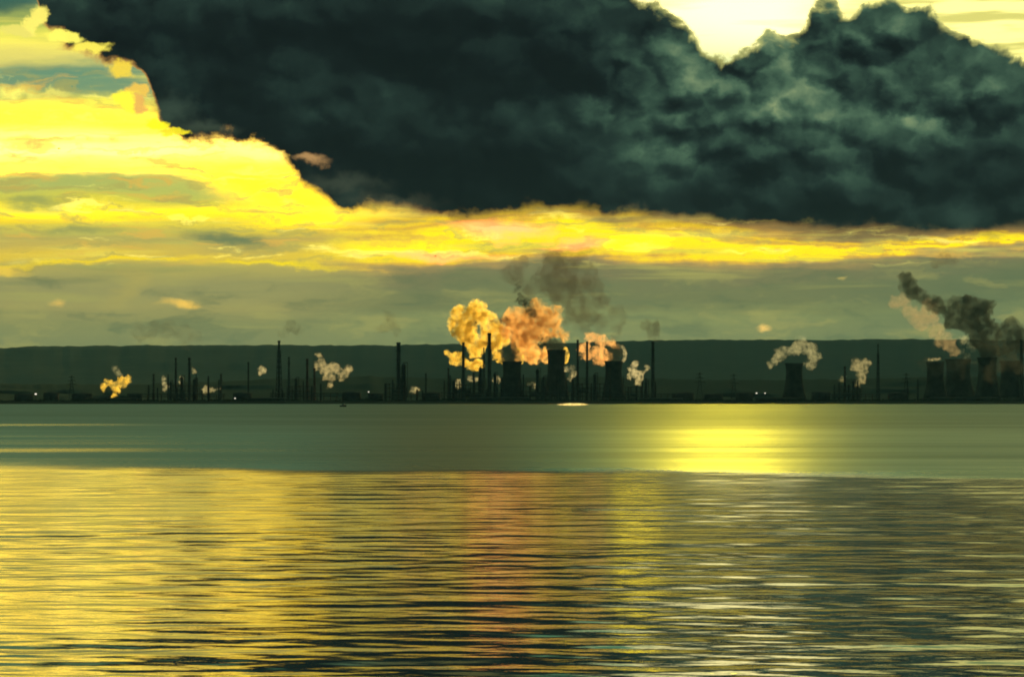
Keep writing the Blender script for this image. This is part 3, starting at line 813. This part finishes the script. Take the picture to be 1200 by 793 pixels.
for px, yt, d, w, lab in (
    (130, 466, 4040, 60, 'long low shed below the curled bright steam'),
    (310, 466, 4045, 46, 'low shed in front of the derrick flare'),
    (585, 465, 4040, 70, 'longest low shed, in front of the central cooling towers'),
    (775, 466, 4045, 50, 'low shed in front of the lone smoking chimney'),
    (915, 465.5, 4042, 56, 'low shed in front of the lone cooling tower'),
    (1130, 465, 4045, 80, 'low shed in front of the eastern cooling towers')):
    shed(px, yt, d, w, lab)

lamp(42, 461.5, 4100, 'lit lamp farthest west on the shore', 1.3)
lamp(275.5, 466.5, 4060, 'lit lamp low on the shore west of the derrick flare', .9)
lamp(432, 459, 4095, 'tiny lit lamp between the grey steam and the lone chimney', .8)
lamp(886.5, 460.5, 4080, 'brighter lit lamp, left of a pair west of the lone cooling tower', 1.0)
lamp(896.5, 460.5, 4085, 'dimmer lit lamp, right of a pair west of the lone cooling tower', .8)

# ------------------------------------------------------------------ steam and smoke
tex = bpy.data.textures.new('billow', 'CLOUDS'); tex.noise_basis = 'BLENDER_ORIGINAL'; tex.noise_depth = 3; tex.noise_type = 'SOFT_NOISE'
def arc(pts, n=4):
    return [tuple(a + (b - a)*i/n for a, b in zip(p, q)) for p, q in zip(pts, pts[1:]) for i in range(n)] + [pts[-1]]
def plume(name, label, cat, puffs, d, mat, group, seed=0, fat=1.0, bumpy=.55, depth=.9, split=1):
    g = random.Random(seed)
    s = d/F
    cx = sum(p[0] for p in puffs)/len(puffs); cy = max(p[1] for p in puffs)
    org = Vector((X(cx, d), d, Z(cy, d)))
    mb = bmesh.new()
    rmin = min(p[2] for p in puffs)*s
    rmean = sum(p[2] for p in puffs)/len(puffs)*s
    for (px, py, r) in puffs:
        for q in range(1 + split*7):
            rr = r*s*fat*(1.2 if q == 0 else g.uniform(.3, .68))
            off = Vector((0, 0, 0)) if q == 0 else Vector((g.uniform(-1, 1), g.uniform(-1, 1), g.uniform(-1, 1))).normalized()*r*s*fat*g.uniform(.7, 1.15)
            c = Vector((X(px, d), d + g.uniform(-1, 1)*r*s*depth, Z(py, d))) + off - org
            bmesh.ops.create_icosphere(mb, subdivisions=2, radius=rr)
            n = PLUME_N
            for v in list(mb.verts)[-n:]: v.co += c
    me = bpy.data.meshes.new(name); mb.to_mesh(me); mb.free()
    tmp = bpy.data.objects.new('tmp', me); col.objects.link(tmp)
    rm = tmp.modifiers.new('r', 'REMESH'); rm.mode = 'VOXEL'; vsz = rm.voxel_size = max(.4, min(rmin*.2, rmean*.125))
    for (sz, st) in ((rmean*1.3, rmean*bumpy*2.2), (rmean*.5, rmean*bumpy*1.6), (rmean*.22, rmean*bumpy*.8)):
        tx = bpy.data.textures.new('billow', 'CLOUDS'); tx.noise_scale = sz; tx.noise_depth = 2
        ds = tmp.modifiers.new('d', 'DISPLACE'); ds.texture = tx; ds.strength = st; ds.mid_level = .52
        ds.texture_coords = 'LOCAL'
    dg = bpy.context.evaluated_depsgraph_get()
    m2 = bpy.data.meshes.new_from_object(tmp.evaluated_get(dg))
    bpy.data.objects.remove(tmp)
    m2.name = name
    mnoise.seed_set(seed + 3)
    nv = len(m2.vertices); cs = np.empty(nv*3); m2.vertices.foreach_get('co', cs); cs = cs.reshape(-1, 3)
    s1, s2 = rmean*2.1, rmean*.8
    for i in range(nv):
        p = Vector(cs[i]) + Vector((seed*37.0, seed*11.0, 5.0))
        cs[i] += np.array(mnoise.noise_vector(p/s1))*rmean*.75*bumpy/.55 + np.array(mnoise.turbulence_vector(p/s2, 3, False))*rmean*.30*bumpy/.55
    m2.vertices.foreach_set('co', cs.ravel()); m2.update()
    tmp = bpy.data.objects.new('tmp', m2); col.objects.link(tmp)
    r3 = tmp.modifiers.new('r3', 'REMESH'); r3.mode = 'VOXEL'; r3.voxel_size = vsz*1.1
    dg = bpy.context.evaluated_depsgraph_get()
    m3 = bpy.data.meshes.new_from_object(tmp.evaluated_get(dg))
    bpy.data.objects.remove(tmp); bpy.data.meshes.remove(m2); m2 = m3; m2.name = name
    # drop crumbs and inside-out pockets left by the remesh
    bm = bmesh.new(); bm.from_mesh(m2); bm.faces.ensure_lookup_table()
    seen = [False]*len(bm.faces); comps = []
    for f0 in bm.faces:
        if seen[f0.index]: continue
        st_, cur, vol = [f0], [], 0.0; seen[f0.index] = True
        while st_:
            f1 = st_.pop(); cur.append(f1)
            vs = [v.co for v in f1.verts]
            for q in range(1, len(vs)-1): vol += vs[0].dot(vs[q].cross(vs[q+1]))/6
            for e in f1.edges:
                for f2 in e.link_faces:
                    if not seen[f2.index]: seen[f2.index] = True; st_.append(f2)
        comps.append((vol, cur))
    big = max(c_[0] for c_ in comps)
    kill = [f1 for vol, cur in comps if vol < big*.012 for f1 in cur]
    if kill: bmesh.ops.delete(bm, geom=kill, context='FACES')
    bm.to_mesh(m2); bm.free()
    m2.polygons.foreach_set('use_smooth', [True]*len(m2.polygons))
    m2.materials.clear(); m2.materials.append(mat)
    o = bpy.data.objects.new(name, m2); col.objects.link(o); o.location = org
    tag(o, label, cat, group)
    return o
_b = bmesh.new(); bmesh.ops.create_icosphere(_b, subdivisions=2, radius=1); PLUME_N = len(_b.verts); _b.free()

GOLD = vapour('sunlit_steam', (1.0, .84, .32), .3, .64, grain=9.0, lo=.44, hi=.62)  # sunset gold put into the steam's own colour
ORANGE = vapour('sunset_orange_steam', (1.0, .73, .44), .2, .62, grain=9.0, lo=.44, hi=.62)  # orange of the low sun tinted into the steam
PINK = vapour('sunset_pink_steam', (1.0, .70, .50), .14, .55)  # pink sunset light painted into the scatter colour
PALE = vapour('pale_steam', (.84, .88, 1.0), .10, .45, grain=4.0)
DIM = vapour('thin_steam', (.78, .86, .95), .045, .3, .002, grain=6.0)
GREYP = vapour('tan_smoke', (.66, .58, .56), .042, .3, grain=9.0, lo=.3, hi=.7)
SMOKE = vapour('thin_smoke', (.18, .12, .10), .022, 0.0, .003, grain=16.0, lo=.3, hi=.66)
SMOKE2 = vapour('dark_smoke_puff', (.12, .11, .10), .12, 0.0, .003, grain=5.0)
BLACK = vapour('smoke_or_shaded_steam', (.12, .14, .135), .11, 0.0, .008, grain=12.0, lo=.26, hi=.66)  # smoke, also steam domes whose shade is painted dark

SG, KG = 'steam plumes over the works', 'smoke plumes over the works'
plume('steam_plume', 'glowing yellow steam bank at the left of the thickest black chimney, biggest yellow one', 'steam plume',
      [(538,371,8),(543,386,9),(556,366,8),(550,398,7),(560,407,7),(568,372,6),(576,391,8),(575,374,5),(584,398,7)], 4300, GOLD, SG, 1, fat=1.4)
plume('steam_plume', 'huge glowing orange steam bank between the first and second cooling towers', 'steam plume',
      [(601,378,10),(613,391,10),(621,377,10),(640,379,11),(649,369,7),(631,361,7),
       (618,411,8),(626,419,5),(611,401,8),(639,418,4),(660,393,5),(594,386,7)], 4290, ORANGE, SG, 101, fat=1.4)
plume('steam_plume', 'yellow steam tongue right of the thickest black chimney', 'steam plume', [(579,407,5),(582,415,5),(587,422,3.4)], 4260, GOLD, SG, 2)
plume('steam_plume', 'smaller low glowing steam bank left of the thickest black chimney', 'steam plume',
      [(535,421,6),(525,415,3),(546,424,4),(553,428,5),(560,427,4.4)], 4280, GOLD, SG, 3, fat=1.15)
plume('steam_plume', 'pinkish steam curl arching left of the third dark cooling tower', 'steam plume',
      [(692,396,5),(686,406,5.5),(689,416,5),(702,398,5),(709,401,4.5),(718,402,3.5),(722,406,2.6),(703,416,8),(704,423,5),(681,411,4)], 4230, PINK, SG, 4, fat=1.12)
plume('steam_plume', 'thin sunlit steam rim on the right shoulder of the third cooling tower', 'steam plume', arc([(729,406,2),(732,411,2.2),(732.5,417,2.2),(731,422,2)]), 4180, PALE, SG, 5, bumpy=.3, split=0)  # sunlit rims of the dark steam domes, shaped as separate arcs
plume('steam_plume', 'thin sunlit steam rim on the right shoulder of the first cooling tower', 'steam plume', arc([(605,407,1.8),(609,411,2),(611.5,416,2),(612,421,2),(611,425,1.8)]), 4190, GOLD, SG, 6, bumpy=.3, split=0)
plume('steam_plume', 'thin sunlit steam rim on the right shoulder of the second cooling tower', 'steam plume', arc([(662,408,2),(664.5,412,2.4),(665,418,2.4),(663.5,424,2)]), 4270, GOLD, SG, 7, bumpy=.3, split=0)
plume('steam_plume', 'dim ragged steam low between the second cooling tower and the slim chimneys', 'steam plume', [(665,432,3.4),(670,431,3.6),(673,438,3.6),(668,443,3)], 4150, PALE, SG, 8)
plume('steam_plume', 'forked pale steam puff left of the lone smoking chimney', 'steam plume', [(744,427,4),(742,436,4.5),(748,439,5),(748,446,3.6),(759,431,3),(754,436,2.6),(737,441,2.6)], 4180, PALE, SG, 9)
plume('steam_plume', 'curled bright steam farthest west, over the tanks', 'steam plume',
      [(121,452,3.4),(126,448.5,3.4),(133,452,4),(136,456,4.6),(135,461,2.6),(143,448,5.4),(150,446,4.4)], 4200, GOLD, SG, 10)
plume('steam_plume', 'faint steam wisp above the curled bright steam in the west', 'steam plume', [(134,432,3),(138,436,3.4),(142,440,2.6)], 4240, DIM, SG, 11)
plume('steam_plume', 'upright white steam jet left of the western pair of chimneys', 'steam plume', [(193,455,2.8),(193,450,3),(192,444,2.4),(197,452,2)], 4200, PALE, SG, 12, split=0)
plume('steam_plume', 'small upright steam puff between the western pair of chimneys', 'steam plume', [(212,442,1.8),(212,447,2.1),(214,444,1.5)], 4210, PALE, SG, 13, split=0)
plume('steam_plume', 'tiny steam puff high on the right of the western pair of chimneys', 'steam plume', [(227,433,2),(228.5,436,1.8),(226,436,1.4)], 4220, PALE, SG, 14, split=0)
plume('steam_plume', 'low flat white steam right of the western pair of chimneys', 'steam plume', [(238,458,2.6),(242,456,3.2),(247,456.5,2.6),(256,455.5,1.8),(251,457,2)], 4190, PALE, SG, 15)
plume('steam_plume', 'round white puff left of the derrick flare', 'steam plume', [(307,434,3.8),(304.5,436,2.4),(309.5,432,2.4)], 4240, PALE, SG, 16)
plume('steam_plume', 'twisting grey steam plume leaning left of its source, east of the derrick flare', 'steam plume',
      [(388,450,3),(383,442,4.4),(377,428,6),(374,417,4),(393,430,5),(400,441,4.4),(404,436,4),(409,433,4),(389,442,4),(383,433,5),(398,433,3.6)], 4260, vapour('grey_steam', (.85, .85, .9), .06, .45, grain=6.0), SG, 17)
plume('steam_plume', 'small bright puff east of the tall thick lone chimney', 'steam plume', [(486,457,3.8),(483,457.5,2.4),(489.5,456,2)], 4200, PALE, SG, 18)
plume('steam_plume', 'upright white puff beneath the smaller glowing steam bank', 'steam plume', [(537,447,3.2),(537,452,3),(536,456,2)], 4170, PALE, SG, 19, split=0)
plume('steam_plume', 'pair of small pale puffs joined under the smaller glowing steam bank', 'steam plume', [(551,443,2.6),(555,445,1.8),(559,444,2.6)], 4170, PALE, SG, 20, split=0)
plume('steam_plume', 'pale ragged puff at the foot of the thickest black chimney', 'steam plume', [(582,443,3.6),(585,446,2.6),(579,445,2.2)], 4170, PALE, SG, 21)
plume('steam_plume', 'low grey puff between the first and second cooling towers', 'steam plume', [(626,452,3),(622,450,2.4),(630,453.5,2)], 4150, PALE, SG, 22)
plume('steam_plume', 'pale grey arch of steam over the lone cooling tower', 'steam plume',
      [(904,426,5),(910,419,6),(917,413,5.4),(926,409,5),(934,405,5.6),(942,403,5.6),(949,409,7),(953,418,6.4),(949,428,5),(938,396,3.4),(936,411,6)], 4330, DIM, SG, 23)
plume('steam_plume', 'small grey steam over the steel structure of the eastern works', 'steam plume',
      [(1005,427,5.4),(1016,427,5),(1010,434,6),(1010,442,5),(1006,450,3),(1000,431,4),(988,443,3)], 4260, vapour('faint_steam', (.82, .86, .92), .045, .35, grain=6.0), SG, 24)
plume('steam_plume', 'flat cap of pale vapour on the squat cooling tower', 'steam plume', [(1089,421.5,1.8),(1093,421,2),(1097,421,2),(1101,420.5,1.8)], 4262, PALE, SG, 25, bumpy=.3, split=0)
plume('steam_plume', 'grey steam curl between the tan smoke and the black smoke in the east', 'steam plume', [(1130,399,5),(1127,412,3.4),(1141,410,3.4),(1134,418,3),(1137,404,4)], 4300, DIM, SG, 26)
plume('smoke_or_shaded_plume', 'long tan smoke trail slanting up over the eastern works', 'smoke plume',
      [(1050,354,5.6),(1058,352,5.6),(1066,366,5.6),(1076,374,7),(1088,370,7.6),(1082,382,5),(1096,388,6.4),(1105,396,6),(1112,404,5),(1118,411,4),(1090,360,6)], 4330, GREYP, KG, 27, fat=1.3)
plume('smoke_or_shaded_plume', 'dark smoke ridge above the tan trail in the east', 'smoke plume',
      [(1060,327,5),(1066,336,6.6),(1073,344,5.4),(1083,350,5),(1092,354,5),(1101,358,5.4)], 4310, BLACK, KG, 28, fat=1.4)
plume('smoke_or_shaded_plume', 'thickest black smoke bank over the nearest eastern cooling tower', 'smoke plume',
      [(1126,360,11),(1138,354,10),(1150,367,12),(1137,377,12),(1121,375,8),(1158,386,11),(1150,398,10),(1158,408,9),(1155,416,7),(1114,366,8),(1106,362,7),(1112,380,7)], 4280, BLACK, KG, 29)
plume('smoke_or_shaded_plume', 'black smoke bank at the eastern edge, right of the thickest one', 'smoke plume',
      [(1177,390,9),(1187,385,8),(1196,391,9),(1185,403,9),(1175,408,8),(1195,406,9),(1208,396,9)], 4520, BLACK, KG, 30)
plume('smoke_or_shaded_plume', 'small torn dark wisp high over the eastern edge', 'smoke plume', [(1107,303,5),(1098,307,4),(1116,306,4),(1168,304,3.4),(1164,300,2.6)][:3], 4400, SMOKE, KG, 31, fat=1.5)
plume('smoke_or_shaded_plume', 'tall thin brown smoke column rising above the glowing steam', 'smoke plume',
      [(651,307,13),(673,306,13),(656,318,17),(672,322,16),(641,330,13),(661,341,16),(675,354,14),(672,373,11),(686,374,10),(655,352,10),(600,318,9),(622,334,12),(608,308,9),(700,352,11),(692,330,11),(704,376,9)], 4400, SMOKE, KG, 32)
plume('smoke_or_shaded_plume', 'torn dark smoke shreds above the glowing steam', 'smoke plume', [(606,336,3.4),(611,350,5),(617,354,5),(624,366,5),(603,343,3)], 4240, SMOKE2, KG, 33)
plume('smoke_or_shaded_plume', 'small dark smoke rag hanging in the left part of the glowing steam', 'smoke plume', [(556,380,3.6),(560,386,4),(564,384,2.6)], 4230, SMOKE2, KG, 34)
plume('smoke_or_shaded_plume', 'reddish dark smoke rag in the middle of the glowing steam', 'smoke plume', [(578,377,4),(586,377,5),(593,376,4)], 4230, vapour('red_smoke', (.35, .13, .08), .14, .2, grain=5.0), KG, 35)
plume('smoke_or_shaded_plume', 'dark torn rag at the right end of the orange steam bank', 'smoke plume', [(634,397,4),(640,402,5),(646,398,4),(630,405,3)], 4230, SMOKE2, KG, 47)  # dark volume set before the steam to deepen its crevices
plume('smoke_or_shaded_plume', 'small dark rag on the upper edge of the orange steam bank', 'smoke plume', [(612,356,4),(619,361,4.6),(626,367,4),(622,372,3)], 4230, SMOKE2, KG, 48)  # added dark rag, gives the steam darker crevices
plume('smoke_or_shaded_plume', 'shaded steam dome, coloured dark, on the mouth of the first cooling tower', 'smoke plume', [(593,416,6),(601,412,7.4),(605,418,6),(597,421,6)], 4165, BLACK, KG, 36)  # steam in shade, its darkness put into the colour
plume('smoke_or_shaded_plume', 'shaded steam, coloured dark, on the mouth of the second cooling tower', 'smoke plume', [(648,404,6),(655,405,6),(640,400,5.4),(651,410,5)], 4262, BLACK, KG, 37)  # steam again, shade painted by the dark material
plume('smoke_or_shaded_plume', 'shaded steam, coloured dark, on the mouth of the third cooling tower', 'smoke plume', [(716,412,6),(723,411,6),(720,418,6)], 4155, BLACK, KG, 38)  # shade of this steam is in its colour
plume('smoke_or_shaded_plume', 'round dark smoke puff at the mouth of the tall lone eastern chimney', 'smoke plume', [(765,387,7.4),(757,382,6),(768,394,4.6),(770,382,5)], 4135, vapour('stack_smoke', (.16, .14, .12), .05, 0.0, .006, grain=8.0, lo=.3), KG, 39)
plume('smoke_or_shaded_plume', 'faint smoke veil above the third cooling tower', 'smoke plume', [(724,368,8),(723,384,7),(727,376,7),(721,394,5)], 4300, SMOKE, KG, 40)
plume('smoke_or_shaded_plume', 'dark smoke smudge drifting right of the derrick flare top', 'smoke plume', [(342,382,6),(347,386,5.6),(336,387,4),(329,391,3.4)], 4200, vapour('flare_smoke', (.14, .15, .14), .03, 0.0, .004, grain=8.0, lo=.3), KG, 41)
plume('smoke_or_shaded_plume', 'faint smoke smudge above the tall thick lone chimney', 'smoke plume', [(456,371,6),(459,380,7),(452,384,6),(464,388,5)], 4220, vapour('faint_smoke', (.2, .17, .14), .02, 0.0, .004, grain=9.0, lo=.3), KG, 42)
plume('smoke_or_shaded_plume', 'broad faint smoke veil drifting above the western pair of chimneys', 'smoke plume', [(165,391,8),(180,388,9),(196,387,9),(212,389,8),(228,392,7),(221,403,5)], 4400, vapour('veil_smoke', (.2, .19, .17), .014, 0.0, .004, grain=14.0, lo=.3), KG, 43)

plume('smoke_or_shaded_plume', 'low thin veil added to dim the foot of the eastern cooling towers', 'smoke plume',  # thin dark volume added to dim the towers behind
      [(1084,428,7),(1098,432,8),(1112,430,9),(1126,428,9),(1140,432,9),(1155,436,9),(1170,428,9),(1184,424,9),(1196,430,8)], 4085, vapour('dimming_veil', (.16, .17, .16), .02, 0.0, .004, grain=12.0, lo=.3), KG, 45)
def scrub():
    g = random.Random(4)
    tb = bmesh.new(); bmesh.ops.create_icosphere(tb, subdivisions=1, radius=1)
    tv = [v.co.copy() for v in tb.verts]; tf = [tuple(v.index for v in f.verts) for f in tb.faces]; tb.free()
    mb = MB()
    x = -900.0
    hn = lambda x: 1.2 + 3.2*max(0, mnoise.noise(Vector((x/60.0, 3.1, 0))) + .35) + 2.2*max(0, mnoise.noise(Vector((x/17.0, 8.1, 0))))
    while x < 900:
        hh = hn(x)
        r = g.uniform(.7, 1.5)
        for q in range(int(2 + hh)):
            c = Vector((x + g.uniform(-1, 1), 4024 + g.uniform(-4, 4), GROUND - .4 + g.uniform(0, hh)))
            rr = r*g.uniform(.6, 1.1)
            mb.add([v*rr*g.uniform(.75, 1.3) + c for v in tv], tf)
        x += g.uniform(1.0, 2.4)
    me = bpy.data.meshes.new('scrub'); me.from_pydata([tuple(v) for v in mb.v], [], mb.f)
    m, k = material('scrub_leaves')
    geo = k.N.new('ShaderNodeNewGeometry'); n = k.noise(k.sock(geo, 0), .8, 3, .6, dim='3D')
    p = k.N.new('ShaderNodeBsdfDiffuse'); k.put(p.inputs['Color'], k.mix(n, (.012, .018, .01), (.03, .04, .02)))
    me.materials.append(finish(m, k, p.outputs[0]))
    o = bpy.data.objects.new('shore_scrub', me); col.objects.link(o); tag(o, kind='stuff')
scrub()

# ------------------------------------------------------------------ on the water
d = 2900
sp = plume('bright_streak', 'long bright streak, drawn as added spray lying on the water below the cooling towers', 'mist',  # low thin volume added to stand in for a bright streak
      [(654+i*1.9, 473.9-.25*math.sin(math.pi*i/22), (.6+.95*math.sin(math.pi*min(1,(i+1)/20)))) for i in range(23)], d, vapour('mist', (1, .97, .9), .6, .75, .05, grain=2.5, lo=.3), None, 44, bumpy=.12, split=0, depth=.2)

def boat(px, d, length, label):
    root = empty('boat', (X(px, d), d, 0), label, 'boat')
    L = length; v, f = [], []
    st = [(-.5, .55, 1.15), (-.3, .9, 1.05), (0, 1.0, 1.05), (.25, .8, 1.2), (.42, .4, 1.45), (.5, .04, 1.7)]
    hb = L*.16
    for u, w, z in st:
        v += [(u*L, -hb*w, z), (u*L*.96, -hb*w*.6, -.25), (u*L*.96, hb*w*.6, -.25), (u*L, hb*w, z)]
    for i in range(len(st)-1):
        a = i*4; b = a+4
        f += [(a, a+1, b+1, b), (a+1, a+2, b+2, b+1), (a+2, a+3, b+3, b+2), (a, b, b+3, a+3)]
    f += [(0, 3, 2, 1), (20, 21, 22, 23)]
    mesh_obj('hull', v, f, HULL, root)
    MB().box(-L*.08, L*.2, -hb*.6, hb*.6, 1.0, 2.7).build('cabin', CABIN, root)
    MB().box(-L*.1, L*.22, -hb*.68, hb*.68, 2.705, 2.85).build('roof', HULL, root)
    MB().bar((-L*.14, 0, 1.0), (-L*.14, 0, 5.2), .07).bar((-L*.14, 0, 4.3), (-L*.4, 0, 2.6), .04).build('mast', HULL, root)
    return root
boat(402, 2450, 5.8, 'small dark boat alone on the ruffled water near the far shore')

def bird(px, py, d, span, label, bank):
    o_v, o_f = [], []
    n = 10
    body = [(-.28, .006), (-.2, .03), (-.05, .055), (.1, .05), (.17, .034), (.21, .036), (.25, .03), (.29, .006)]
    for u, r in body:
        for i in range(n):
            a = 2*math.pi*i/n
            o_v.append((u, r*math.cos(a), r*math.sin(a) + (.01 if u > .18 else 0)))
    for j in range(len(body)-1):
        for i in range(n): o_f.append((j*n+i, j*n+(i+1)%n, (j+1)*n+(i+1)%n, (j+1)*n+i))
    o_f += [tuple(range(n-1, -1, -1)), tuple((len(body)-1)*n+i for i in range(n))]
    for s in (-1, 1):
        b = len(o_v)
        sec = [(.0, .0, .09), (.3, .11, .085), (.6, .09, .06), (1.0, -.02, .012)]
        for q, z, c in sec:
            x0 = .05 - .1*max(0, q-.45)
            y = s*(.03 + q*span/2)
            o_v += [(x0+c, y, z+.008), (x0-c*1.2, y, z), (x0, y, z+.022), (x0, y, z-.012)]
        for k in range(3):
            p, r = b+k*4, b+k*4+4
            o_f += [(p, p+2, r+2, r), (p+2, p+1, r+1, r+2), (p+1, p+3, r+3, r+1), (p+3, p, r, r+3)]
        o_f.append((b+12, b+14, b+13, b+15))
    o = mesh_obj('bird', o_v, o_f, FEATHER, smooth=True, loc=(X(px, d), d, Z(py, d)))
    o.rotation_euler = (bank, 0, R(25))
    return tag(o, label, 'bird', 'birds in flight')
bird(68, 174, 420, 1.0, 'dark bird gliding before the bright yellow western sky', R(8))
bird(510, 300, 620, 1.0, 'dark bird flying under the cloud edge, above the glowing steam', R(-12))

# ------------------------------------------------------------------ air
m, k = material('haze_air')
v = k.N.new('ShaderNodeVolumePrincipled')
v.inputs['Color'].default_value = (.16, .5, .9, 1)
v.inputs['Density'].default_value = .85e-5
v.inputs['Anisotropy'].default_value = .2
finish(m, k, None, v.outputs[0])
tag(MB().box(-8700, 8700, -4300, 14900, -3.5, 330).build('haze', m), kind='stuff')

# ------------------------------------------------------------------ camera and render settings
cam = bpy.data.cameras.new('camera'); cam.sensor_width = 36; cam.lens = 36*F/1200
cam.clip_start = .5; cam.clip_end = 40000
co = bpy.data.objects.new('camera', cam); col.objects.link(co)
co.location = (0, 0, CAM_Z)
co.rotation_euler = (R(90) + math.atan((HOR - 396.5)/F), 0, 0)
sc.camera = co
sc.view_settings.view_transform = 'Standard'; sc.view_settings.look = 'None'
sc.view_settings.exposure = 0; sc.view_settings.gamma = 1; sc.view_settings.use_curve_mapping = False
sc.render.engine = 'CYCLES'
c = sc.cycles
c.max_bounces = 8; c.glossy_bounces = 3; c.diffuse_bounces = 2; c.transmission_bounces = 4; c.volume_bounces = 4; c.transparent_max_bounces = 40
c.use_denoising = True
c.sample_clamp_indirect = 6; c.sample_clamp_direct = 0
c.filter_width = 1.9
c.caustics_reflective = False; c.caustics_refractive = False
